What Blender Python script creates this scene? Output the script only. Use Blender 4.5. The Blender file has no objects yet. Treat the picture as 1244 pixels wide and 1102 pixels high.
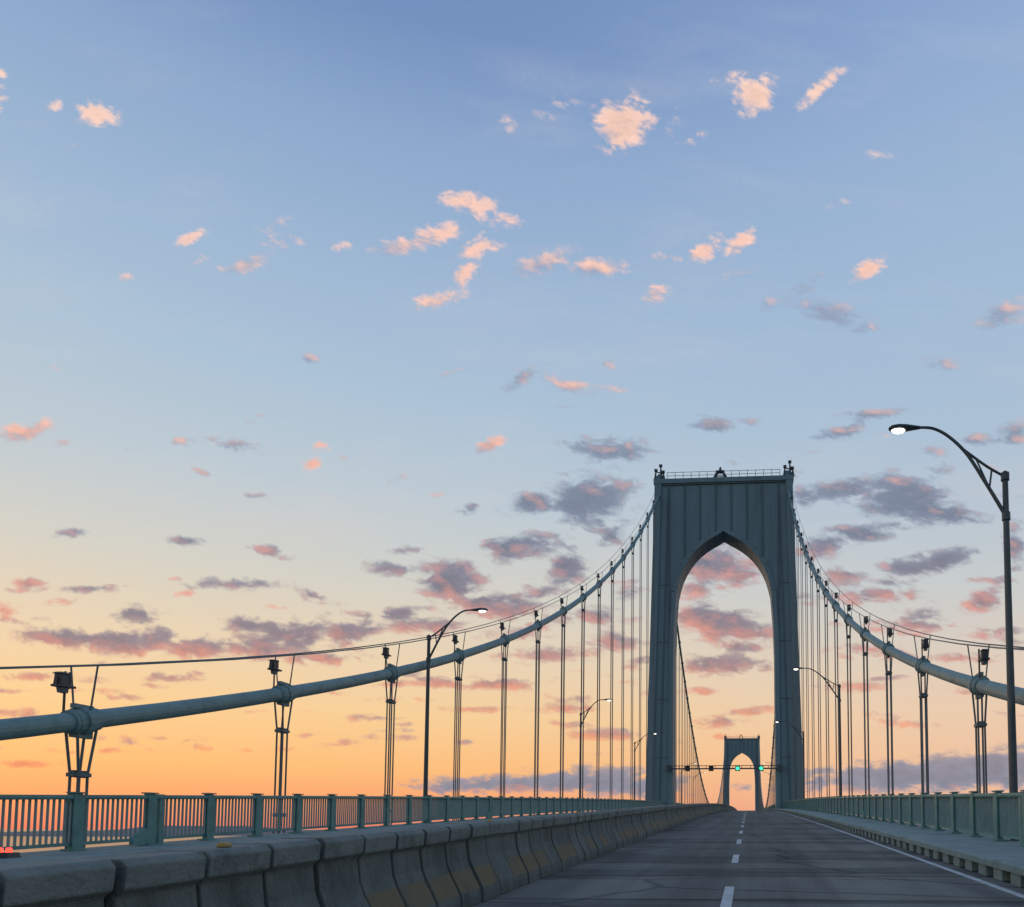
import bpy, math, random
import numpy as np
from mathutils import Vector
random.seed(7)
scene = bpy.context.scene
R = math.radians

# ------------------------------------------------------------------ helpers
def s2l(c):
    return tuple(((v/255.0)/12.92 if v/255.0 <= 0.04045 else ((v/255.0+0.055)/1.055)**2.4) for v in c)

def zd(y):                       # deck profile: climbs to a crest in the main span
    return 0.04*y - y*y/18000.0

class MB:
    def __init__(s): s.v=[]; s.f=[]; s.m=[]
    def face(s, idx, mi=0): s.f.append(idx); s.m.append(mi)
    def box(s, c, d, mi=0, top=(1,1)):
        b=len(s.v); x,y,z=c; a,e,h=d[0]/2,d[1]/2,d[2]/2
        for sz,tx,ty in ((-h,1,1),(h,top[0],top[1])):
            for sx,sy in ((-a,-e),(a,-e),(a,e),(-a,e)):
                s.v.append((x+sx*tx,y+sy*ty,z+sz))
        for q in ((0,3,2,1),(4,5,6,7),(0,1,5,4),(1,2,6,5),(2,3,7,6),(3,0,4,7)):
            s.face(tuple(b+i for i in q),mi)
    def tube(s, pts, r, n=8, mi=0, cap=True):
        pts=[Vector(p) for p in pts]; b=len(s.v); N=len(pts)
        if not hasattr(r,'__len__'): r=[r]*N
        up=None
        for i,p in enumerate(pts):
            t=(pts[min(i+1,N-1)]-pts[max(i-1,0)]).normalized()
            if up is None:
                up=Vector((0,0,1)) if abs(t.z)<0.9 else Vector((1,0,0))
            a=t.cross(up).normalized(); c=a.cross(t).normalized(); up=c
            for k in range(n):
                an=2*math.pi*(k+0.5)/n
                s.v.append(tuple(p+a*math.cos(an)*r[i]+c*math.sin(an)*r[i]))
        for i in range(N-1):
            for k in range(n):
                k2=(k+1)%n
                s.face((b+i*n+k,b+i*n+k2,b+(i+1)*n+k2,b+(i+1)*n+k),mi)
        if cap:
            s.face(tuple(b+k for k in range(n))[::-1],mi)
            s.face(tuple(b+(N-1)*n+k for k in range(n)),mi)
    def sweep(s, prof, ys, closed=True, mi=0, off=0.0):
        b=len(s.v); n=len(prof)
        for y in ys:
            for (x,z) in prof: s.v.append((x,y,z+zd(y)+off))
        for i in range(len(ys)-1):
            for k in range(n if closed else n-1):
                k2=(k+1)%n
                m = mi[k] if isinstance(mi,(list,tuple)) else mi
                s.face((b+i*n+k,b+i*n+k2,b+(i+1)*n+k2,b+(i+1)*n+k),m)
        if closed:
            m = mi[0] if isinstance(mi,(list,tuple)) else mi
            s.face(tuple(b+k for k in range(n))[::-1],m)
            s.face(tuple(b+(len(ys)-1)*n+k for k in range(n)),m)
    def prism(s, poly, y0, y1, mi=0, mirror=False, cx=0.0, cz=0.0):
        b=len(s.v); n=len(poly)
        for y in (y0,y1):
            for (x,z) in poly: s.v.append((cx+(-x if mirror else x),y,cz+z))
        for k in range(n):
            k2=(k+1)%n
            s.face((b+k,b+k2,b+n+k2,b+n+k),mi)
        s.face(tuple(b+k for k in range(n)),mi); s.face(tuple(b+n+k for k in range(n))[::-1],mi)
    def obj(s, name, mats, smooth=False, parent=None, bevel=0):
        me=bpy.data.meshes.new(name); me.from_pydata(s.v,[],s.f)
        for m in mats: me.materials.append(m)
        me.polygons.foreach_set('material_index',s.m)
        me.polygons.foreach_set('use_smooth',[smooth]*len(s.f))
        me.update()
        o=bpy.data.objects.new(name,me); scene.collection.objects.link(o)
        import bmesh
        bm=bmesh.new(); bm.from_mesh(me); bmesh.ops.recalc_face_normals(bm,faces=bm.faces); bm.to_mesh(me); bm.free()
        if parent: o.parent=parent
        if bevel:
            md=o.modifiers.new('b','BEVEL'); md.width=bevel; md.segments=2; md.limit_method='ANGLE'
        return o

def rng(a,b,st):
    n=max(1,int(round((b-a)/st))); return [a+(b-a)*i/n for i in range(n+1)]

# ------------------------------------------------------------------ materials
def mat(name, c1, c2, rough=0.6, metal=0.0, scale=3.0, stretch=(1,1,1), bump=0.1, detail_scale=40.0, dirt=None):
    m=bpy.data.materials.new(name); m.use_nodes=True; nt=m.node_tree; N=nt.nodes; L=nt.links
    bs=N['Principled BSDF']; bs.inputs['Roughness'].default_value=rough; bs.inputs['Metallic'].default_value=metal
    tc=N.new('ShaderNodeTexCoord'); mp=N.new('ShaderNodeMapping'); mp.inputs['Scale'].default_value=stretch
    L.new(tc.outputs['Object'],mp.inputs['Vector'])
    n1=N.new('ShaderNodeTexNoise'); n1.inputs['Scale'].default_value=scale; n1.inputs['Detail'].default_value=8; n1.inputs['Roughness'].default_value=0.65
    L.new(mp.outputs[0],n1.inputs['Vector'])
    r=N.new('ShaderNodeValToRGB'); r.color_ramp.elements[0].position=0.32; r.color_ramp.elements[1].position=0.68
    r.color_ramp.elements[0].color=(*c1,1); r.color_ramp.elements[1].color=(*c2,1)
    L.new(n1.outputs['Fac'],r.inputs['Fac']); out=r.outputs['Color']
    n2=N.new('ShaderNodeTexNoise'); n2.inputs['Scale'].default_value=detail_scale; n2.inputs['Detail'].default_value=4
    L.new(tc.outputs['Object'],n2.inputs['Vector'])
    if dirt:
        r2=N.new('ShaderNodeValToRGB'); r2.color_ramp.elements[0].position=0.50; r2.color_ramp.elements[1].position=0.68
        n3=N.new('ShaderNodeTexNoise'); n3.inputs['Scale'].default_value=scale*0.7; n3.inputs['Detail'].default_value=10; n3.inputs['Roughness'].default_value=0.8
        mp3=N.new('ShaderNodeMapping'); mp3.inputs['Scale'].default_value=stretch; mp3.inputs['Location'].default_value=(5,9,2)
        L.new(tc.outputs['Object'],mp3.inputs['Vector']); L.new(mp3.outputs[0],n3.inputs['Vector'])
        L.new(n3.outputs['Fac'],r2.inputs['Fac'])
        mx=N.new('ShaderNodeMix'); mx.data_type='RGBA'; mx.inputs['B'].default_value=(*dirt,1)
        L.new(r2.outputs['Color'],mx.inputs['Factor']); L.new(out,mx.inputs['A']); out=mx.outputs['Result']
    L.new(out,bs.inputs['Base Color'])
    bp=N.new('ShaderNodeBump'); bp.inputs['Strength'].default_value=bump; bp.inputs['Distance'].default_value=0.02
    L.new(n2.outputs['Fac'],bp.inputs['Height']); L.new(bp.outputs[0],bs.inputs['Normal'])
    return m
def emis(name,c,st):
    m=bpy.data.materials.new(name); m.use_nodes=True; bs=m.node_tree.nodes['Principled BSDF']
    bs.inputs['Base Color'].default_value=(*c,1); bs.inputs['Emission Color'].default_value=(*c,1); bs.inputs['Emission Strength'].default_value=st
    return m

M_tower=mat('tower_paint',(.140,.232,.262),(.182,.282,.308),.6,scale=.25,stretch=(1.8,1.8,.14),bump=.05,dirt=(.118,.19,.21))
M_tdark=mat('tower_seam',(.088,.145,.165),(.11,.17,.19),.65,scale=.5)
M_tmetal=mat('tower_top_metal',(.05,.07,.075),(.08,.10,.105),.6,scale=.5)
M_cable=mat('cable_wrap_paint',(.155,.27,.27),(.22,.35,.34),.55,scale=2,bump=.1,dirt=(.12,.19,.19))
M_rope=mat('rope_paint',(.09,.13,.14),(.14,.19,.195),.55,scale=4)
M_rail=mat('railing_paint',(.095,.25,.235),(.14,.32,.295),.55,scale=1.5,bump=.08,dirt=(.08,.17,.165))
M_bal=mat('baluster_paint',(.17,.29,.285),(.24,.37,.36),.55,scale=3)
M_conc=mat('barrier_concrete',(.11,.135,.125),(.185,.205,.188),.9,scale=1.8,stretch=(1,1,.35),bump=.7,detail_scale=28,dirt=(.06,.07,.063))
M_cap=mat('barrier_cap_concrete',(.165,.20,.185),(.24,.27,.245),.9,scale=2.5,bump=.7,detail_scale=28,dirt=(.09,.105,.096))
M_gap_shade=mat('gap_shade_black',(.02,.02,.02),(.035,.035,.035),.9)  # near-black colour standing in for shade inside gaps and openings
M_yel=mat('barrier_yellow_paint',(.20,.155,.07),(.155,.145,.10),.85,scale=3,dirt=(.10,.105,.09))
M_walk=mat('walkway_concrete',(.21,.29,.275),(.29,.37,.345),.85,scale=1.2,bump=.3,dirt=(.14,.18,.17))
M_deck=mat('deck_steel',(.10,.15,.15),(.15,.2,.2),.7,scale=.8)
M_white=mat('road_white_paint',(.45,.47,.45),(.70,.72,.70),.8,scale=6,bump=.3,dirt=(.24,.25,.24))
M_pole=mat('pole_steel',(.06,.085,.09),(.09,.115,.12),.5,metal=.2,scale=3)
M_dark=mat('fixture_dark_metal',(.04,.05,.055),(.07,.08,.085),.5,scale=4)
M_lens=emis('lamp_lens',(1.0,.96,.82),2.6)
M_green=emis('signal_green',(.05,1.0,.45),1.6)
M_red=emis('glow_red',(1.0,.05,.03),3.0)  # glow of the added fixture on the left walkway
M_amber=mat('reflector_amber',(.35,.23,.05),(.42,.28,.06),.4)
M_off=mat('signal_lens_off',(.02,.02,.02),(.04,.03,.03),.3)

def road_material():
    m=bpy.data.materials.new('asphalt'); m.use_nodes=True; nt=m.node_tree; N=nt.nodes; L=nt.links
    bs=N['Principled BSDF']; bs.inputs['Roughness'].default_value=.92; bs.inputs['Specular IOR Level'].default_value=.25
    tc=N.new('ShaderNodeTexCoord')
    def noise(sc,st,det=6,ro=.6,loc=(0,0,0)):
        mp=N.new('ShaderNodeMapping'); mp.inputs['Scale'].default_value=st; mp.inputs['Location'].default_value=loc
        L.new(tc.outputs['Object'],mp.inputs['Vector'])
        n=N.new('ShaderNodeTexNoise'); n.inputs['Scale'].default_value=sc; n.inputs['Detail'].default_value=det; n.inputs['Roughness'].default_value=ro
        L.new(mp.outputs[0],n.inputs['Vector']); return n
    def ramp(src,p0,c0,p1,c1):
        r=N.new('ShaderNodeValToRGB'); e=r.color_ramp.elements
        e[0].position=p0; e[1].position=p1; e[0].color=(*c0,1); e[1].color=(*c1,1)
        L.new(src,r.inputs['Fac']); return r.outputs['Color']
    def mul(a,b,f=1.0):
        x=N.new('ShaderNodeMix'); x.data_type='RGBA'; x.blend_type='MULTIPLY'; x.inputs['Factor'].default_value=f
        L.new(a,x.inputs['A']); L.new(b,x.inputs['B']); return x.outputs['Result']
    base=ramp(noise(.5,(1,.35,1)).outputs['Fac'],.3,(.168,.168,.15),.7,(.235,.23,.20))
    tracks=ramp(noise(1.1,(1,.012,1),3).outputs['Fac'],.35,(.72,.72,.73),.65,(1.1,1.1,1.1))
    trans=ramp(noise(1.0,(.10,.55,1),4,loc=(3,0,0)).outputs['Fac'],.44,(.62,.62,.63),.50,(1,1,1))
    thin=ramp(noise(1.0,(.05,2.6,1),3,loc=(9,4,0)).outputs['Fac'],.36,(.5,.5,.5),.42,(1,1,1))
    fine=ramp(noise(45,(1,1,1),3).outputs['Fac'],.3,(.65,.65,.65),.7,(1.3,1.3,1.3))
    vo=N.new('ShaderNodeTexVoronoi'); vo.feature='DISTANCE_TO_EDGE'; vo.inputs['Scale'].default_value=.33
    mpv=N.new('ShaderNodeMapping'); mpv.inputs['Scale'].default_value=(.7,1.3,1)
    wn=noise(1.2,(1,1,1),5); va=N.new('ShaderNodeMix'); va.data_type='RGBA'; va.inputs['Factor'].default_value=.25
    L.new(tc.outputs['Object'],mpv.inputs['Vector']); L.new(mpv.outputs[0],va.inputs['A']); L.new(wn.outputs['Color'],va.inputs['B']); L.new(va.outputs['Result'],vo.inputs['Vector'])
    crack=ramp(vo.outputs['Distance'],.004,(.45,.45,.45),.018,(1,1,1))
    c=mul(mul(mul(mul(mul(base,tracks),trans),fine,.8),crack,.8),thin,.9)
    L.new(c,bs.inputs['Base Color'])
    bp=N.new('ShaderNodeBump'); bp.inputs['Strength'].default_value=.5; bp.inputs['Distance'].default_value=.01
    n=noise(60,(1,1,1),3); L.new(n.outputs['Fac'],bp.inputs['Height']); L.new(bp.outputs[0],bs.inputs['Normal'])
    return m
M_road=road_material()

CX=-4.05          # bridge centre line
XL,XR=-15.3,7.2   # cable planes
T1,T2=142.0,560.0

# ------------------------------------------------------------------ road + deck
ys=rng(-30,1000,4)
b=MB(); b.sweep([(CX-8.35,0),(CX+8.35,0)],ys,closed=False); b.obj('road',[M_road])
b=MB(); b.sweep([(CX-11,-.02),(CX+11,-.02),(CX+11,-.7),(CX+9,-.9),(CX-9,-.9),(CX-11,-.7)],ys)
for y in rng(-30,700,8.15):
    b.box((CX,y,zd(y)-1.3),(22.2,.5,1.0))
for X in (XL,XR):
    for z0 in (-.75,-5.6):
        b.tube([(X,y,zd(y)+z0) for y in rng(-30,700,8.15)],.35,4)
    yy=rng(-30,700,8.15)
    for i in range(len(yy)-1):
        b.tube([(X,yy[i],zd(yy[i])-.75),(X,yy[i],zd(yy[i])-5.6)],.18,4)
        a,c=(-.75,-5.6) if i%2 else (-5.6,-.75)
        b.tube([(X,yy[i],zd(yy[i])+a),(X,yy[i+1],zd(yy[i+1])+c)],.2,4)
b.obj('bridge_deck',[M_deck])

b=MB()
def line(x,w,y0,y1): b.sweep([(x-w/2,0),(x+w/2,0)],rng(y0,y1,4),closed=False,off=.005)
y=-4.3
while y<400:
    line(-.30,.15,y,y+2.7); line(-8.0,.15,y,y+2.7); y+=7.45
line(3.92,.14,-20,500); line(-12.0,.14,-20,500)
b.obj('lane_marking',[M_white])

# walkways (raised slab on blocks with scupper openings)
for sgn in (-1,1):
    b=MB()
    xi=CX+sgn*8.35; xo=CX+sgn*10.9
    pr=[(xi-sgn*.04,.20),(xi-sgn*.04,.31),(xi,.335),(xo,.335),(xo,.20)]
    b.sweep(pr,rng(-20,640,4))
    y=-10
    while y<260:
        b.box((xi+sgn*.16,y,zd(y)+.095),(.3,.50,.215)); y+=.95
    b.sweep([(xi+sgn*.5,.0),(xi+sgn*.5,.2),(xi+sgn*.6,.2),(xi+sgn*.6,.0)],rng(-20,640,4),mi=1)  # near-black strip behind the scuppers, painted shade for the openings
    b.obj('walkway',[M_walk,M_gap_shade])

# railings
for sgn in (-1,1):
    X=CX+sgn*10.25
    b=MB(); z0=.335
    n=-12
    while True:
        y=16.6+2.16*n
        if y>600: break
        z=zd(y)+z0
        b.box((X,y,z+.61),(.13,.20,1.22)); b.box((X-sgn*.08,y,z+.60),(.03,.28,1.20))
        b.box((X,y,z+.02),(.30,.34,.04)); b.box((X-sgn*.01,y,z+1.235),(.22,.30,.03))
        if (n-1)%12==0:
            b.box((X,y+.36,z+.61),(.13,.18,1.22))
            k=len(b.v)
            b.prism([(y-.1,z),(y-.62,z),(y-.62,z+.1),(y-.45,z+.28),(y-.1,z+.42)],0,.1,0)
            for i in range(k,len(b.v)):
                vx,vy,vz=b.v[i]; b.v[i]=(X-sgn*(.02+vy),vx,vz)
        n+=1
    b.sweep([(X-.07,z0+1.09),(X-.085,z0+1.13),(X-.07,z0+1.19),(X+.07,z0+1.19),(X+.085,z0+1.13),(X+.07,z0+1.09)],rng(-12,600,2.16))
    b.sweep([(X-.035,z0+.11),(X-.035,z0+.18),(X+.035,z0+.18),(X+.035,z0+.11)],rng(-12,600,2.16))
    y=-9.3
    while y<230:
        z=zd(y)+z0
        b.box((X,y,z+.635),(.045,.026,.91),1)
        y+=.144
    b.obj('bridge_railing',[M_rail,M_bal])

# median barrier: short T-top segments
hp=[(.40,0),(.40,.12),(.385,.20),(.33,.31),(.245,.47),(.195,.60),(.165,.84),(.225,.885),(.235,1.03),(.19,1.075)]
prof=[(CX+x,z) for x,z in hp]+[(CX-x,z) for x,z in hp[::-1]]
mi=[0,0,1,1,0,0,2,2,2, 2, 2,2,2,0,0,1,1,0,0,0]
mi0=[0,0,0,0,0,0,2,2,2, 2, 2,2,2,0,0,0,0,0,0,0]
b=MB(); y=-7.2; i=0
while y<420:
    st=.80 if y<150 else 3.2
    dx=random.uniform(-.015,.015); dz=random.uniform(-.008,.008); sk=random.uniform(-.008,.008)
    p=[(x+dx,z+dz if z>0 else z) for x,z in prof]
    g=.028
    k=len(b.v)
    b.sweep(p,[y+g,y+st-g],mi=(mi0 if random.random()<.35 else mi))
    for q in range(k+len(p),len(b.v)): b.v[q]=(b.v[q][0]+sk,b.v[q][1],b.v[q][2])
    y+=st; i+=1
b.sweep([(CX-.12,0),(CX+.12,0),(CX+.12,1.0),(CX-.12,1.0)],rng(-7,420,4),mi=3)  # near-black core put in so the gaps between segments look shaded
y=5.95
while y<160:
    b.box((CX+.12,y,zd(y)+1.095),(.08,.11,.04),4,top=(.7,.8)); y+=6.4
b.obj('median_barrier',[M_conc,M_yel,M_cap,M_gap_shade,M_amber],bevel=.014)

# ------------------------------------------------------------------ cables
def cz(y):
    if y<=T1: return 1.45+2.48+.319*(y-17.8)+.0019*(y-17.8)*(y-66.1)
    if y<=T2: return 10+(61.4-10)*((y-351)/209.0)**2
    d=2*351-y   # mirror
    return max(1.45+2.48+.319*(d-17.8)+.0019*(d-17.8)*(d-66.1),zd(y)-3)
stations=[17.8+8.15*k for k in range(-1,15)]+[150.4+8.04*k for k in range(0,51)]+[570+8.15*k for k in range(0,12)]
for X in (XL,XR):
    s=1 if X<0 else -1
    b=MB()
    b.tube([(X,y,cz(y)) for y in rng(-6,T1,2.04)],.22,16)
    b.tube([(X,y,cz(y)) for y in rng(T1,T2,4)],.22,12)
    b.tube([(X,y,cz(y)) for y in rng(T2,690,5)],.22,8)
    for y in stations:
        d=.38; p0=Vector((X,y-d,cz(y-d))); p1=Vector((X,y+d,cz(y+d)))
        b.tube([p0,p0.lerp(p1,.12),p0.lerp(p1,.13),p0.lerp(p1,.36),p0.lerp(p1,.37),p0.lerp(p1,.63),p0.lerp(p1,.64),p0.lerp(p1,.87),p0.lerp(p1,.88),p1],[.27,.27,.29,.29,.33,.33,.29,.29,.27,.27],14)
        b.box((X,y,cz(y)-.32),(.12,.55,.16)); b.box((X,y,cz(y)+.32),(.12,.55,.10))
    b.obj('main_cable',[M_cable],smooth=False)
    b=MB()
    for y in stations:
        zc=cz(y); zb=zd(y)-.7
        if zc-zd(y)<2.0: continue
        near=y<150
        rr=.032 if near else .045
        zs=zc-1.25
        for sx in (-1,1):
            for sy in (-1,1):
                b.tube([(X+sx*.15,y+sy*.30,zc),(X+sx*.10,y+sy*.13,zs),(X+sx*.10,y+sy*.13,zb)],rr,6,cap=False)
        b.box((X,y,zs),(.30,.38,.09)); b.box((X,y,zs+.02),(.14,.42,.16))
        if zc-zd(y)>4: b.box((X,y,zb+1.6),(.26,.34,.12))
    b.obj('suspender_rope',[M_rope])
    b=MB()
    for o in (-.33,.33):
        b.tube([(X+o,y,cz(y)+1.28) for y in rng(-6,T1-4,4.07)],.022,6)
    for y in stations:
        if y>T1: break
        for o in (-1,1):
            b.tube([(X+o*.2,y,cz(y)+.2),(X+o*.33,y,cz(y)+1.3)],.022,6)
    b.obj('cable_hand_rope',[M_rope])
    b=MB()
    for y in stations:
        if y>T1: break
        yy=y-.55; z=cz(yy)+.85
        b.tube([(X-.1,yy+.15,cz(yy)+.2),(X-.1,yy+.15,z+.35)],.028,6)
        b.box((X,yy,z-.02),(.26,.40,.05))
        b.box((X,yy-.06,z+.13),(.20,.22,.24),0,top=(.85,.85)); b.box((X,yy-.06,z+.27),(.24,.27,.04),0,top=(.6,.6))
        b.box((X,yy+.16,z+.16),(.05,.03,.34)); b.box((X,yy-.2,z+.08),(.05,.03,.2))
        b.box((X,yy-.02,z-.11),(.12,.16,.12),1,top=(1.2,1.2))
    b.obj('cable_light',[M_dark,M_rope])

# ------------------------------------------------------------------ towers
arch=[(8.75,0),(8.72,26.3),(8.55,32),(8.15,37.7),(7.75,39.4),(7.3,40.9),(6.7,42.2),(6.0,43.4),(5.1,44.6),(4.1,45.6),(3.1,46.4),(2.0,47.1),(1.0,47.65),(0,48.3)]
def xout(z): return 13.45-1.5*max(0,min(1,z/57.0)) if z>0 else 13.45-z*.035
def archz(x):
    x=abs(x)
    for (xa,za),(xb,zb) in zip(arch[:-1],arch[1:]):
        if xb<=x<=xa: return za+(zb-za)*(xa-x)/(xa-xb+1e-9)
    return 48.3
def tower(Y):
    Z=zd(Y); root=bpy.data.objects.new('suspension_tower',None); scene.collection.objects.link(root)
    b=MB(); D=2.6
    half=[(8.75+66*.03,-66)]+arch
    for m in (False,True):
        for (xa,za),(xb,zb) in zip(half[:-1],half[1:]):
            if zb<=41.0:
                b.prism([(xa,za),(xout(za),za),(xout(zb),zb),(xb,zb)],Y-D,Y+D,0,m,CX,Z)
        k=[p for p in arch if p[1]>=40.9]
        b.prism([k[0],(xout(40.9),40.9),(xout(57),57.0),(0,57.0)]+k[::-1][:-1],Y-D,Y+D,0,m,CX,Z)
        for f in (-1,1):
            ya,yb=(Y-D-.35,Y-D-.002) if f<0 else (Y+D+.002,Y+D+.35)
            zz=[-66,0,14,28,41,57]
            for za,zb in zip(zz[:-1],zz[1:]):
                b.prism([(xout(za)-1.15,za),(xout(za)+.02,za),(xout(zb)+.02,zb),(xout(zb)-1.15,zb)],ya,yb,0,m,CX,Z)
                b.prism([(xout(za)-2.42,za),(xout(za)-2.28,za),(xout(zb)-2.28,zb),(xout(zb)-2.42,zb)],ya+.15 if f<0 else ya,yb if f<0 else yb-.15,1,m,CX,Z)
            for (xa,za),(xb,zb) in zip(arch[:-1],arch[1:]):
                wx=.75; t=Vector((xb-xa,zb-za)).normalized()
                nx,nz=abs(t.y),abs(t.x)
                b.prism([(xa,za),(xa+nx*wx,za+nz*wx),(xb+nx*wx,zb+nz*wx),(xb,zb)],ya+.08 if f<0 else ya,yb if f<0 else yb-.08,0,m,CX,Z)
            for xr in (1.35,4.05,6.75,9.45):
                zb_=archz(xr)+1.0 if xr<8.7 else 0
                b.prism([(xr-.09,zb_),(xr+.09,zb_),(xr+.09,56.6),(xr-.09,56.6)],ya+.12 if f<0 else ya,yb if f<0 else yb-.12,1,m,CX,Z)
            for zh in (9,19,29,39):
                b.prism([(9.6,zh),(xout(zh)-1.2,zh),(xout(zh)-1.2,zh+.07),(9.6,zh+.07)],ya+.27 if f<0 else ya,yb if f<0 else yb-.27,1,m,CX,Z)
    b.obj('shaft_and_portal',[M_tower,M_tdark],parent=root)
    b=MB()
    b.box((CX,Y,Z+57.4),(24.3,6.0,.8)); b.box((CX,Y,Z+56.85),(24.0,5.7,.22),1)
    b.box((CX,Y,Z-8),(17,4.2,6)); b.box((CX,Y,Z-45),(18.5,4.2,6))
    for s in (-1,1):
        x=CX+s*11.25
        b.box((x,Y,Z+58.3),(2.0,5.4,1.0),0,top=(.75,.7)); b.box((x,Y,Z+59.2),(1.2,2.8,.8),1,top=(.6,.6))
        for dx,h in ((-.7,.9),(.35,1.7),(.9,.6)):
            b.tube([(x+dx,Y-2.4,Z+57.9),(x+dx*.8,Y-2.4,Z+58.6+h)],[.22,.12],6,2)
            b.box((x+dx*.8,Y-2.4,Z+58.7+h),(.55,.5,.35),2)
        b.tube([(x-.7,Y-2.4,Z+59.4),(x+.9,Y-2.4,Z+58.9)],.12,6,2)
        b.box((x,Y,-62),(12,13,12))
    b.obj('top_and_struts',[M_tower,M_tdark,M_tmetal],parent=root)
    b=MB()
    for yy in (Y-2.7,Y+2.7):
        for h in (.6,1.2): b.tube([(CX-9.8,yy,Z+57.8+h),(CX+9.8,yy,Z+57.8+h)],.045,6)
        for i in range(15):
            x=CX-9.8+19.6*i/14; b.tube([(x,yy,Z+57.8),(x,yy,Z+59.0)],.045,6)
    for s in (-1,1):
        for q in (-1,1):
            b.tube([(CX-.6+s*1.5,Y+q*1.2,Z+57.8),(CX-.6+s*.5,Y+q*.3,Z+60.0)],.17,6)
    b.box((CX-.6,Y,Z+60.05),(1.5,1.0,.2)); b.tube([(CX-.6,Y,Z+60.1),(CX-.6,Y,Z+60.9)],[.35,.15],8); b.box((CX-.6,Y-.9,Z+58.9),(2.2,.15,.16))
    b.obj('top_rail_and_beacon',[M_tmetal],parent=root)
tower(T1); tower(T2)

# ------------------------------------------------------------------ lane signal gantry
g=bpy.data.objects.new('lane_signal_gantry',None); scene.collection.objects.link(g)
Yg=T1-3.6; Zg=zd(Yg)+7.1
b=MB()
b.tube([(CX-9.2,Yg,Zg),(CX+9.2,Yg,Zg)],.13,8); b.tube([(CX-9.2,Yg,Zg+.5),(CX+9.2,Yg,Zg+.5)],.06,6)
for i in range(13):
    x=CX-9+18*i/12; b.tube([(x,Yg,Zg),(x,Yg,Zg+.5)],.05,6)
for s in (-1,1): b.box((CX+s*9.4,Yg,Zg+.2),(.5,1.1,1.0))
b.obj('beam',[M_pole],parent=g)
b=MB()
for x,mi_ in ((-1.75,1),(2.2,1),(-6.2,2),(-10.2,2)):
    b.box((x,Yg-.2,Zg),(.8,.3,.85)); b.tube([(x,Yg-.36,Zg),(x,Yg-.40,Zg)],.30,16,mi_)
    b.box((x,Yg-.55,Zg+.38),(.7,.45,.05))
b.obj('signal_heads',[M_dark,M_green,M_off],parent=g)

# ------------------------------------------------------------------ street lamps
def bez(pts,n=6):
    out=[]; P=[Vector(p) for p in pts]
    for i in range(len(P)-1):
        p0=P[max(i-1,0)];p1=P[i];p2=P[i+1];p3=P[min(i+2,len(P)-1)]
        for k in range(n):
            t=k/n; out.append(.5*((2*p1)+(p2-p0)*t+(2*p0-5*p1+4*p2-p3)*t*t+(3*p1-p0-3*p2+p3)*t**3))
    out.append(P[-1]); return out
def lamp(X,Y,s,H=9.35,k=1.0,e=1.2):
    z=zd(Y); b=MB(); T=z+H
    b.tube([(X,Y,z-.3),(X,Y,z+.35),(X,Y,z+.36),(X,Y,T+.05)],[.17,.17,.11,.072],12)
    b.box((X,Y,z+.02),(.4,.4,.05)); b.tube([(X,Y,T+.02),(X,Y,T+.1)],[.095,.04],10)
    low=[(0,-1.1),(.28,-.68),(.68,-.08*e),(1.2,.46*e),(1.75,.82*e),(2.25,1.0*e),(2.75,1.03*e)]
    pl=bez([(X+s*k*x,Y,T+q) for x,q in low]); b.tube(pl,[.052-.018*i/len(pl) for i in range(len(pl))],8)
    pu=bez([(X,Y,T-.05),(X+s*k*.6,Y,T+.2*e),(X+s*k*1.4,Y,T+.60*e)]); b.tube(pu,.034,8)
    b.tube([(X+s*k*.5,Y,T-.34),(X+s*k*.42,Y,T+.12)],.026,6); b.tube([(X+s*k*.5,Y,T-.34),(X+s*k*.9,Y,T+.34*e)],.024,6)
    for q in (-1.1,-.05): b.tube([(X,Y,T+q-.1),(X,Y,T+q+.1)],.11,10)
    hx=X+s*(k*2.75+.3); hz=T+1.02*e
    rings=[(-.36,.06,.05),(-.2,.10,.07),(0,.17,.09),(.2,.19,.10),(.36,.15,.08),(.44,.05,.04)]
    base=len(b.v); n=12
    for (o,w,h) in rings:
        for i in range(n):
            a=2*math.pi*i/n; zz=math.sin(a)*h
            b.v.append((hx+s*o,Y+math.cos(a)*w,hz+(zz if zz>0 else zz*.55)))
    for i in range(len(rings)-1):
        for j in range(n):
            j2=(j+1)%n; b.face((base+i*n+j,base+i*n+j2,base+(i+1)*n+j2,base+(i+1)*n+j),0)
    b.face(tuple(base+j for j in range(n)),0); b.face(tuple(base+(len(rings)-1)*n+j for j in range(n)),0)
    # drop lens: shallow bowl
    LR=[(.02,.03),(.08,.10),(.19,.125),(.30,.10),(.37,.03)]; L0=len(b.v); n=8
    for (o,w) in LR:
        for i in range(n):
            a=math.pi+math.pi*i/(n-1); dd=.030+.085*(w/.125)
            b.v.append((hx+s*o,Y+math.cos(a)*w,hz-.02+math.sin(a)*dd))
    for i in range(len(LR)-1):
        for j in range(n-1): b.face((L0+i*n+j,L0+i*n+j+1,L0+(i+1)*n+j+1,L0+(i+1)*n+j),1)
    b.face(tuple(L0+j for j in range(n)),1); b.face(tuple(L0+(len(LR)-1)*n+j for j in range(n)),1)
    b.obj('street_lamp',[M_pole,M_lens],smooth=False)
for Y,H,k in ((37.0,9.0,.74),(72.0,9.1,.74),(107.0,9.1,.80)): lamp(-14.85,Y,1,H=H,k=k)
for Y,X,H,k in ((21.2,6.66,9.75,.80),(61.0,6.78,9.8,.98),(101.0,6.78,9.8,.98)): lamp(X,Y,-1,H=H,k=k,e=1.3)
lamp(-14.85,182,1); lamp(6.78,181,-1); lamp(-14.85,222,1); lamp(6.78,221,-1)

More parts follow.
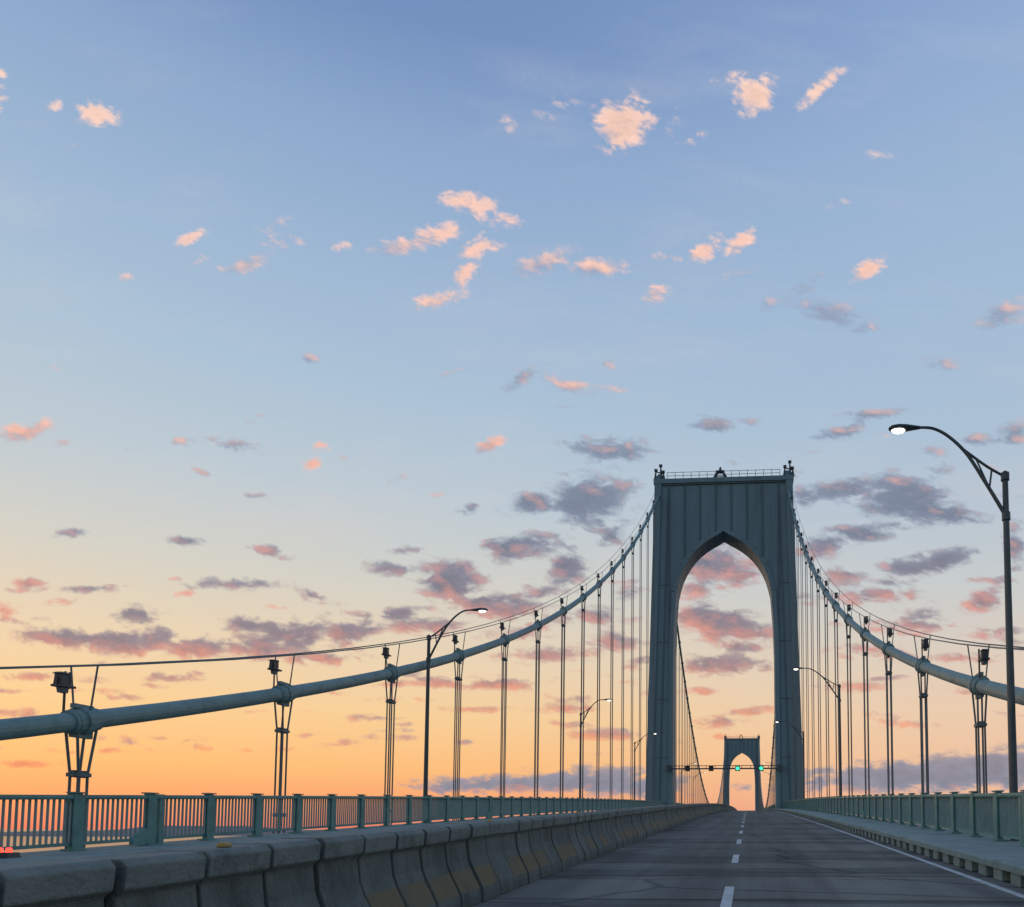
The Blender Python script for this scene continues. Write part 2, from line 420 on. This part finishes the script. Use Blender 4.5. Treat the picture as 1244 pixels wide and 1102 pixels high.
# added red fixture on left walkway, a guess standing in for an unidentified glow
b=MB(); y=14.6; x=-13.95; z=zd(y)+.335
b.box((x,y,z+.05),(.4,.3,.1),0,top=(.9,.9))
for o in (-.09,.09):
    b.tube([(x+o,y,z+.1),(x+o,y,z+.12),(x+o,y,z+.17),(x+o,y,z+.19)],[.05,.055,.05,.03],10,1)
b.obj('red_glow_fixture',[M_dark,M_red])

# ------------------------------------------------------------------ sea & shore
m=bpy.data.materials.new('sea_water'); m.use_nodes=True; N=m.node_tree.nodes; L=m.node_tree.links; bs=N['Principled BSDF']
bs.inputs['Base Color'].default_value=(.03,.05,.06,1); bs.inputs['Roughness'].default_value=.22
tc=N.new('ShaderNodeTexCoord'); n=N.new('ShaderNodeTexNoise'); n.inputs['Scale'].default_value=.12; n.inputs['Detail'].default_value=8
L.new(tc.outputs['Object'],n.inputs['Vector']); bp=N.new('ShaderNodeBump'); bp.inputs['Strength'].default_value=.5; bp.inputs['Distance'].default_value=1.0
L.new(n.outputs['Fac'],bp.inputs['Height']); L.new(bp.outputs[0],bs.inputs['Normal'])
b=MB(); S=70000; b.v=[(-S,-S,-62),(S,-S,-62),(S,S,-62),(-S,S,-62)]; b.face((0,1,2,3)); b.obj('sea',[m])
M_land=mat('hazed_shore',(.26,.19,.20),(.32,.24,.24),.95,scale=.002)  # distance haze is put into the land's base colour
b=MB()
for i in range(121):
    a=R(-75+150*i/120); r=9000+900*math.sin(i*.37)
    h=max(2,48+30*math.sin(i*.21+1)+18*math.sin(i*.63)+9*math.sin(i*1.7)+random.uniform(-4,4))
    b.v += [(r*math.sin(a),r*math.cos(a),-63),((r+500)*math.sin(a),(r+500)*math.cos(a),-62+h),((r+1500)*math.sin(a),(r+1500)*math.cos(a),-63)]
for i in range(120):
    for k in (0,1): b.face((i*3+k,i*3+k+1,(i+1)*3+k+1,(i+1)*3+k))
b.obj('hills',[M_land],smooth=True)

# ------------------------------------------------------------------ clouds (far shell, one object)
C=[ # bearing-chart: x, y, rx, ry, rot, strength, pinkness
(757,150,33,30,20,1.5,1),(745,162,22,18,0,.9,.8),(917,116,26,22,50,1.3,.9),(925,125,16,14,0,.8,.9),(890,95,34,10,10,.6,.6),(998,106,36,10,42,1.1,.85),(848,165,16,10,30,.7,.8),
(680,128,40,22,20,.42,.5),(620,150,36,20,0,.40,.5),(820,150,30,30,0,.35,.5),(117,138,28,16,-10,1.15,.8),(0,122,12,18,0,.8,.8),(2,88,9,9,0,.8,.9),(66,128,16,9,20,.65,.7),(90,176,14,8,0,.65,.7),
(568,248,34,17,-15,1.15,.9),(615,268,24,10,-10,.9,.7),(530,286,40,14,15,1.2,.85),(482,300,32,12,10,.95,.1),(575,303,28,12,35,1.0,.85),(565,332,24,13,60,1.0,.85),(533,365,36,12,15,1.05,.75),(600,300,20,8,0,.6,.7),
(663,318,38,15,15,1.1,.35),(725,325,40,13,0,1.1,.4),(230,290,24,8,25,1.0,.75),(240,315,18,9,25,.9,.6),(300,320,34,12,20,1.1,.35),(335,272,26,10,15,.75,.4),(345,292,38,10,0,.7,.4),(153,337,16,7,0,.8,.6),(415,300,20,8,0,.6,.6),
(857,303,25,13,35,1.25,.9),(900,294,23,13,40,1.25,.9),(810,313,26,8,0,.75,.3),(895,333,30,9,10,.7,.2),(1055,327,24,11,30,1.2,.9),(1015,382,46,17,-12,1.15,0),(1045,398,40,8,0,.8,0),(975,350,34,14,30,.85,0),(795,360,26,13,40,.85,.45),(930,370,20,10,30,.6,.1),
(1218,382,34,18,15,1.15,.2),(1145,440,32,10,-10,.7,.1),(1070,190,32,10,0,.5,.4),(1025,245,28,10,20,.45,.3),(376,435,14,7,0,.95,0),(635,458,28,11,30,.95,.15),(692,468,44,10,-15,.95,.3),(740,474,28,7,0,.75,.4),
(388,542,13,8,0,1.1,1),(381,563,14,8,10,1.1,1),(35,522,36,14,10,1.1,.6),(77,537,14,7,0,.9,.3),(240,535,40,8,0,.85,.15),(288,540,30,9,-5,1.0,.05),(593,542,24,10,25,1.0,.6),(487,580,20,8,20,.85,.3),
(867,515,26,12,0,1.2,0),(910,512,20,7,0,.85,.1),(740,545,52,18,-4,1.35,0),(1022,525,34,10,8,1.1,0),(1055,504,46,8,4,1.0,.0),(1185,535,40,9,0,.95,.05),(1235,525,24,16,0,1.0,.1),(1135,548,36,8,0,.75,.1),
(85,647,28,7,8,1.0,0),(225,657,24,7,-5,1.1,0),(322,668,26,8,-10,1.1,.05),(570,617,20,9,20,1.0,0),(530,600,18,6,0,.7,.5),(645,612,36,15,10,1.2,0),(715,610,46,30,-12,1.6,0),(755,590,30,12,0,.9,.05),
(635,666,50,17,8,1.35,.2),(598,662,24,8,10,1.0,.05),(480,692,46,10,-8,1.05,.05),(497,668,28,7,0,.95,.1),(550,706,42,28,-10,1.5,.3),(598,732,44,15,0,1.15,.4),(690,690,28,20,10,1.35,.15),(625,742,48,12,0,1.1,.4),(660,720,26,9,0,.85,.3),(745,650,26,16,0,.95,.1),
(1025,595,42,15,8,1.25,0),(1100,606,54,27,-8,1.6,.0),(1155,626,38,13,-10,1.2,.0),(978,603,30,14,0,1.2,.0),(1185,632,34,9,0,.95,.1),(1045,648,40,12,-5,1.1,.0),(1000,665,34,16,10,1.1,.2),(1110,690,44,10,0,1.1,0),(1150,680,40,12,15,1.2,.0),
(1065,725,62,12,0,1.1,.35),(1195,728,28,15,20,1.2,.5),(1232,660,16,30,0,1.0,.1),(1100,760,66,9,0,.95,.4),(1210,770,44,9,0,.95,.4),(1020,700,36,12,0,1.0,.3),(1060,790,60,9,0,.9,.4),(1160,800,60,8,0,.9,.4),(1040,835,50,7,0,.8,.4),(1200,840,50,7,0,.8,.4),(1085,708,30,8,0,.9,.1),
(880,692,60,24,-5,1.45,.5),(870,655,34,16,0,1.2,.1),(840,715,34,13,0,1.0,.55),(885,762,64,19,-4,1.4,.4),(840,748,34,11,0,1.1,.5),(872,808,60,14,0,1.3,.2),(880,878,54,8,0,1.0,.5),(905,785,40,8,0,.95,.4),(890,895,44,5,0,.7,.8),(850,840,36,6,0,.8,.5),
(35,708,22,7,0,.95,.7),(6,740,20,10,0,1.15,1),(75,775,48,13,-3,1.45,.3),(150,780,52,15,0,1.5,.3),(195,772,20,12,0,1.1,.2),(168,745,32,12,0,1.05,.0),(290,709,60,9,0,1.1,.0),(230,722,18,6,0,.9,.9),(300,757,38,10,0,1.15,.05),(245,788,48,15,0,1.4,.45),(315,785,46,15,0,1.3,.35),
(362,770,48,19,-5,1.4,.25),(430,768,46,15,8,1.3,.2),(375,722,26,8,-20,.85,.1),(485,745,28,9,8,1.05,.0),(215,822,40,8,0,1.0,.4),(20,865,40,7,0,1.0,.6),(25,928,50,6,0,.95,1),(45,822,50,6,0,.9,.5),(400,800,60,9,0,1.0,.5),
(520,762,70,11,0,1.1,.35),(190,898,54,6,0,.8,.7),(120,912,66,5,0,.75,.8),(290,910,100,4,0,.65,.7),(570,862,60,6,0,.8,.5),(600,830,50,9,0,1.05,.4),(540,830,36,8,0,.9,.5),(690,862,50,7,0,1.0,.5),(740,892,50,8,0,1.0,.5),(660,795,70,10,0,1.05,.4),
(720,750,50,13,0,1.1,.3),(745,780,34,12,0,1.1,.3),(620,770,46,10,0,1.0,.4),(100,716,36,6,0,.9,.1),(130,715,26,5,0,.8,.1),(470,850,60,5,0,.7,.6),(330,850,60,5,0,.7,.6),(110,840,60,5,0,.7,.6),
(640,954,130,12,0,1.4,0),(720,946,80,15,0,1.4,0),(560,958,90,9,0,1.1,.1),(780,955,60,14,0,1.2,0),(1130,942,130,18,0,1.8,0),(1195,932,60,18,0,1.6,0),(1060,942,60,16,0,1.4,0),(1250,932,60,22,0,1.6,0),(1000,950,50,12,0,1.2,.1),(930,955,50,8,0,.8,.1),(1340,600,90,22,0,1,.1),(1350,760,80,14,0,.9,.5),(-80,760,60,14,0,1,.7),(-90,560,50,12,0,.8,.6),
]
rs=random.Random(11)
for i in range(120):
    y=rs.uniform(700,925); x=rs.uniform(-150,1350)
    C.append((x,y,rs.uniform(14,46),rs.uniform(3,7),rs.uniform(-6,6),rs.uniform(.55,.8),rs.uniform(.1,.7)))
for i in range(34):
    C.append((rs.uniform(-150,1350),rs.uniform(420,690),rs.uniform(12,28),rs.uniform(4,7),rs.uniform(-20,20),rs.uniform(.45,.65),rs.uniform(0,.4)))
for i in range(24):
    C.append((rs.uniform(700,1300),rs.uniform(560,780),rs.uniform(18,40),rs.uniform(6,11),rs.uniform(-10,15),rs.uniform(.6,.85),rs.uniform(0,.3)))
step=1.5
xs=np.arange(-240,1500,step); yy=np.arange(-100,1014,step)
GX,GY=np.meshgrid(xs,yy)
tab=np.random.RandomState(5).rand(256,256)
def vn(x,y):
    xi=np.floor(x).astype(int); yi=np.floor(y).astype(int); fx=x-xi; fy=y-yi
    fx=fx*fx*(3-2*fx); fy=fy*fy*(3-2*fy)
    a=tab[yi%256,xi%256]; b_=tab[yi%256,(xi+1)%256]; c=tab[(yi+1)%256,xi%256]; d=tab[(yi+1)%256,(xi+1)%256]
    return (a*(1-fx)+b_*fx)*(1-fy)+(c*(1-fx)+d*fx)*fy
def fbm(x,y,o=5,g=.55):
    t=0;a=1;s=0
    for i in range(o):
        ca,sa=math.cos(.6*i),math.sin(.6*i)
        t=t+a*vn((x*ca-y*sa)*2**i+17*i,(x*sa+y*ca)*2**i+31*i); s+=a; a*=g
    return t/s
w=np.clip((980-GY)/700,0,1)
wx=GX+22*(fbm(GX/30,GY/24,3)-.5)+GY*.12; wy=GY+16*(fbm(GX/30+50,GY/24+9,3)-.5)-w*GX*.25
nz=fbm(wx/24.0,wy/11.5,6,.64)
nz2=fbm(wx/17.0+40,wy/11.0+80,6,.68)
nzz=nz*(1-w*.7)+nz2*(w*.7)
F=np.zeros_like(GX); P=np.zeros_like(GX); W=np.full_like(GX,1e-4)
for (cx,cy,rx,ry,rot,st,pk) in C:
    r=3.0*max(rx,ry); j0=np.searchsorted(xs,cx-r); j1=np.searchsorted(xs,cx+r); i0=np.searchsorted(yy,cy-r); i1=np.searchsorted(yy,cy+r)
    if j1<=j0 or i1<=i0: continue
    a=R(-rot); dx=GX[i0:i1,j0:j1]-cx; dy=GY[i0:i1,j0:j1]-cy
    u=(dx*math.cos(a)+dy*math.sin(a))/rx; v=(-dx*math.sin(a)+dy*math.cos(a))/ry
    q=u*u+v*v; G=st*np.exp(-q*.95)
    F[i0:i1,j0:j1]=np.maximum(F[i0:i1,j0:j1],G)+.2*np.minimum(F[i0:i1,j0:j1],G)
    P[i0:i1,j0:j1]+=G*pk; W[i0:i1,j0:j1]+=G
P=P/W
amp=2.6
H=F+(nzz-.505)*amp*np.clip(F*2.2,0,1)
A=np.clip((H-.30)/.80,0,1); A=A*A*(3-2*A)
def shift(Z,dx,dy):
    return np.roll(np.roll(Z,-int(round(dx/step)),axis=1),-int(round(dy/step)),axis=0)
Hs=(H+shift(H,3,3)+shift(H,-3,-3)+shift(H,3,-3)+shift(H,-3,3)+shift(H,5,0)+shift(H,-5,0)+shift(H,0,4)+shift(H,0,-4))/9
g=Hs-shift(Hs,9,-8); g2=Hs-shift(Hs,-10,8)
lowm=np.clip((GY-560)/180,0,1)
body=np.clip(Hs-.55,0,1.2)
lit=.36+(P-.5)*1.35+(1-lowm)*(.75*g+.15)+lowm*(.75*g2-.30*body+.08)
lit=np.clip(lit+(nz2-.5)*1.0,0,1)
def lerpc(stops,y):
    ysx=[s[0] for s in stops]
    return np.stack([np.interp(y,ysx,[s2l(s[1])[k] for s in stops]) for k in range(3)],-1)
shc=lerpc([(0,(170,182,208)),(350,(150,162,186)),(520,(134,146,168)),(640,(124,133,154)),(740,(138,130,144)),(850,(170,142,143)),(915,(150,145,158)),(960,(138,144,163))],GY)
pkc=lerpc([(0,(250,212,192)),(300,(248,202,184)),(520,(244,186,166)),(680,(228,160,146)),(780,(222,148,132)),(880,(234,154,120)),(930,(240,150,105))],GY)
col=shc*(1-lit[...,None])+pkc*lit[...,None]
shade=1.10-.18*body+ .34*(nz2-.5); col=col*shade[...,None]
A=A*(.60+.35*np.clip(F,0,1))*np.clip((1006-GY)/14,0,1)
# thin high haze wisps
ci=fbm(wx/220+7,(wy+GX*.2)/60+3,5,.6); ci=np.clip((ci-.50)/.3,0,1)*.13*np.clip((GY+60)/120,0,1)*np.clip((900-GY)/200,0,1)
hz=lerpc([(0,(205,205,215)),(500,(215,210,215)),(800,(245,205,180))],GY)
A2=A+ci*(1-A); col=(col*A[...,None]+hz*(ci*(1-A))[...,None])/np.maximum(A2,1e-5)[...,None]
low=A2<1e-4; col[low]=hz[low]; A=A2
ny,nx=GX.shape
cam_yaw,cam_pit=R(4),R(4)
fw=np.array([-math.sin(cam_yaw)*math.cos(cam_pit),math.cos(cam_yaw)*math.cos(cam_pit),math.sin(cam_pit)])
rt=np.array([math.cos(cam_yaw),math.sin(cam_yaw),0]); upv=np.cross(rt,fw)
D=fw+((GX-839)/1000)[...,None]*rt+((937-GY)/1000)[...,None]*upv
D/=np.linalg.norm(D,axis=-1,keepdims=True)
RAD=40000.0
V=(D*RAD).reshape(-1,3).astype(np.float32)
idx=np.arange(nx*ny).reshape(ny,nx)
q=np.stack([idx[:-1,:-1],idx[:-1,1:],idx[1:,1:],idx[1:,:-1]],-1).reshape(-1,4)
keep=(A.reshape(-1)[q].max(axis=1)>0.002); q=q[keep]
used=np.unique(q); remap=np.zeros(nx*ny,int); remap[used]=np.arange(len(used)); q=remap[q]
V=V[used]; colr=np.concatenate([col,A[...,None]],-1).reshape(-1,4)[used].astype(np.float32)
me=bpy.data.meshes.new('clouds'); me.vertices.add(len(V)); me.vertices.foreach_set('co',V.ravel())
me.loops.add(len(q)*4); me.loops.foreach_set('vertex_index',q.ravel().astype(np.int32))
me.polygons.add(len(q)); me.polygons.foreach_set('loop_start',np.arange(0,len(q)*4,4,dtype=np.int32))
try: me.polygons.foreach_set('loop_total',np.full(len(q),4,dtype=np.int32))
except Exception: pass
me.update(calc_edges=True)
at=me.attributes.new('cloud','FLOAT_COLOR','POINT'); at.data.foreach_set('color',colr.ravel())
mc=bpy.data.materials.new('cloud_vapour'); mc.use_nodes=True; nt=mc.node_tree; N=nt.nodes; L=nt.links; N.clear()
o=N.new('ShaderNodeOutputMaterial'); mix=N.new('ShaderNodeMixShader'); tr=N.new('ShaderNodeBsdfTransparent'); em=N.new('ShaderNodeEmission')
a=N.new('ShaderNodeAttribute'); a.attribute_name='cloud'
ge=N.new('ShaderNodeNewGeometry'); sc_=N.new('ShaderNodeVectorMath'); sc_.operation='SCALE'; sc_.inputs['Scale'].default_value=1/RAD
L.new(ge.outputs['Position'],sc_.inputs[0])
n=N.new('ShaderNodeTexNoise'); n.inputs['Scale'].default_value=190; n.inputs['Detail'].default_value=3; n.inputs['Roughness'].default_value=.6
L.new(sc_.outputs[0],n.inputs['Vector'])
def mth(op,x,y):
    k=N.new('ShaderNodeMath'); k.operation=op
    for i,v in enumerate((x,y)):
        if isinstance(v,(int,float)): k.inputs[i].default_value=v
        else: L.new(v,k.inputs[i])
    return k.outputs[0]
al=a.outputs['Alpha']; e=mth('MULTIPLY',mth('MULTIPLY',al,mth('SUBTRACT',1.0,al)),1.4)
a2=mth('ADD',al,mth('MULTIPLY',e,mth('SUBTRACT',n.outputs['Fac'],.5)))
cl=N.new('ShaderNodeClamp'); L.new(a2,cl.inputs[0])
L.new(a.outputs['Color'],em.inputs['Color']); L.new(cl.outputs[0],mix.inputs[0]); L.new(tr.outputs[0],mix.inputs[1]); L.new(em.outputs[0],mix.inputs[2]); L.new(mix.outputs[0],o.inputs[0])
mc.cycles.emission_sampling='NONE'
me.materials.append(mc); oc=bpy.data.objects.new('clouds',me); scene.collection.objects.link(oc)

# ------------------------------------------------------------------ world
SAZ,SEL=-52,1.5
wld=bpy.data.worlds.new('World'); scene.world=wld; wld.use_nodes=True; nt=wld.node_tree; N=nt.nodes; L=nt.links
bg=N['Background']
tc=N.new('ShaderNodeTexCoord'); sp=N.new('ShaderNodeSeparateXYZ'); L.new(tc.outputs['Generated'],sp.inputs[0])
el=mth('DIVIDE',mth('ARCSINE',sp.outputs['Z'],0),R(60))
pos=mth('ADD',mth('MULTIPLY',el,.9),.1)
def P_(deg): return .1+.9*deg/60
def ramp(stops):
    r=N.new('ShaderNodeValToRGB'); cr=r.color_ramp
    cr.interpolation='LINEAR'
    for i,(d,c) in enumerate(stops):
        e=cr.elements[i] if i<2 else cr.elements.new(P_(d))
        e.position=P_(d); e.color=(*s2l(c),1)
    L.new(pos,r.inputs['Fac']); return r.outputs['Color']
A_=[(-4,(205,100,95)),(0,(230,124,102)),(1.6,(247,158,108)),(4,(252,188,120)),(7.5,(246,205,148)),(11,(234,210,176)),(16,(210,208,198)),(21,(190,202,210)),(27,(172,194,213)),(33,(158,183,211)),(40,(138,166,203)),(45,(112,141,188)),(60,(85,115,165))]
B_=[(-4,(190,140,140)),(0,(230,170,144)),(1.6,(236,184,156)),(4,(238,192,158)),(7.5,(234,202,174)),(11,(220,204,188)),(16,(199,203,204)),(21,(182,196,210)),(27,(168,190,212)),(33,(161,186,213)),(40,(152,178,211)),(46,(139,167,207)),(60,(105,136,186))]
C_=[(-4,(110,118,122)),(0,(138,142,150)),(5,(155,155,162)),(12,(156,164,174)),(25,(143,161,182)),(45,(124,147,180)),(60,(103,130,170))]
ra,rb,rc=ramp(A_),ramp(B_),ramp(C_)
sx,sy=math.sin(R(SAZ)),math.cos(R(SAZ))
dot=mth('ADD',mth('MULTIPLY',sp.outputs['X'],sx),mth('MULTIPLY',sp.outputs['Y'],sy))
hor=mth('SQRT',mth('MAXIMUM',mth('SUBTRACT',1.0,mth('MULTIPLY',sp.outputs['Z'],sp.outputs['Z'])),1e-4),0)
dn=mth('DIVIDE',dot,hor)
def mr(lo,hi):
    m_=N.new('ShaderNodeMapRange'); m_.interpolation_type='SMOOTHSTEP'; m_.inputs['From Min'].default_value=lo; m_.inputs['From Max'].default_value=hi; L.new(dn,m_.inputs['Value']); return m_.outputs[0]
def mixc(f,a,b_,bt='MIX'):
    x=N.new('ShaderNodeMix'); x.data_type='RGBA'; x.blend_type=bt
    if isinstance(f,float): x.inputs['Factor'].default_value=f
    else: L.new(f,x.inputs['Factor'])
    L.new(a,x.inputs['A']); L.new(b_,x.inputs['B']); return x.outputs['Result']
c1=mixc(mr(.3,1.0),rb,ra); c2=mixc(mr(-.7,.25),rc,c1)
sky=N.new('ShaderNodeTexSky'); sky.sky_type='NISHITA'; sky.sun_disc=False; sky.sun_elevation=R(SEL); sky.sun_rotation=R(SAZ)
vs=N.new('ShaderNodeVectorMath'); vs.operation='SCALE'; vs.inputs['Scale'].default_value=.008; L.new(sky.outputs[0],vs.inputs[0])
fin=mixc(1.0,c2,vs.outputs[0],'ADD')
L.new(fin,bg.inputs['Color']); bg.inputs['Strength'].default_value=1.0

# sun
sd=Vector((math.sin(R(SAZ))*math.cos(R(SEL)),math.cos(R(SAZ))*math.cos(R(SEL)),math.sin(R(SEL))))
sl=bpy.data.lights.new('sun','SUN'); sl.energy=.3; sl.angle=R(2); sl.color=(1,.6,.38)
so=bpy.data.objects.new('sun',sl); scene.collection.objects.link(so); so.rotation_euler=(-sd).to_track_quat('-Z','Y').to_euler()

# camera
cd=bpy.data.cameras.new('camera'); co=bpy.data.objects.new('camera',cd); scene.collection.objects.link(co)
co.location=(0,0,1.45); co.rotation_euler=(R(94),0,R(4))
cd.sensor_fit='HORIZONTAL'; cd.sensor_width=36; cd.lens=1000/1244*36
cd.shift_x=(622-839)/1244; cd.shift_y=(937-551)/1244
cd.clip_start=.1; cd.clip_end=150000
scene.camera=co
scene.view_settings.view_transform='Standard'; scene.view_settings.look='None'; scene.view_settings.exposure=0
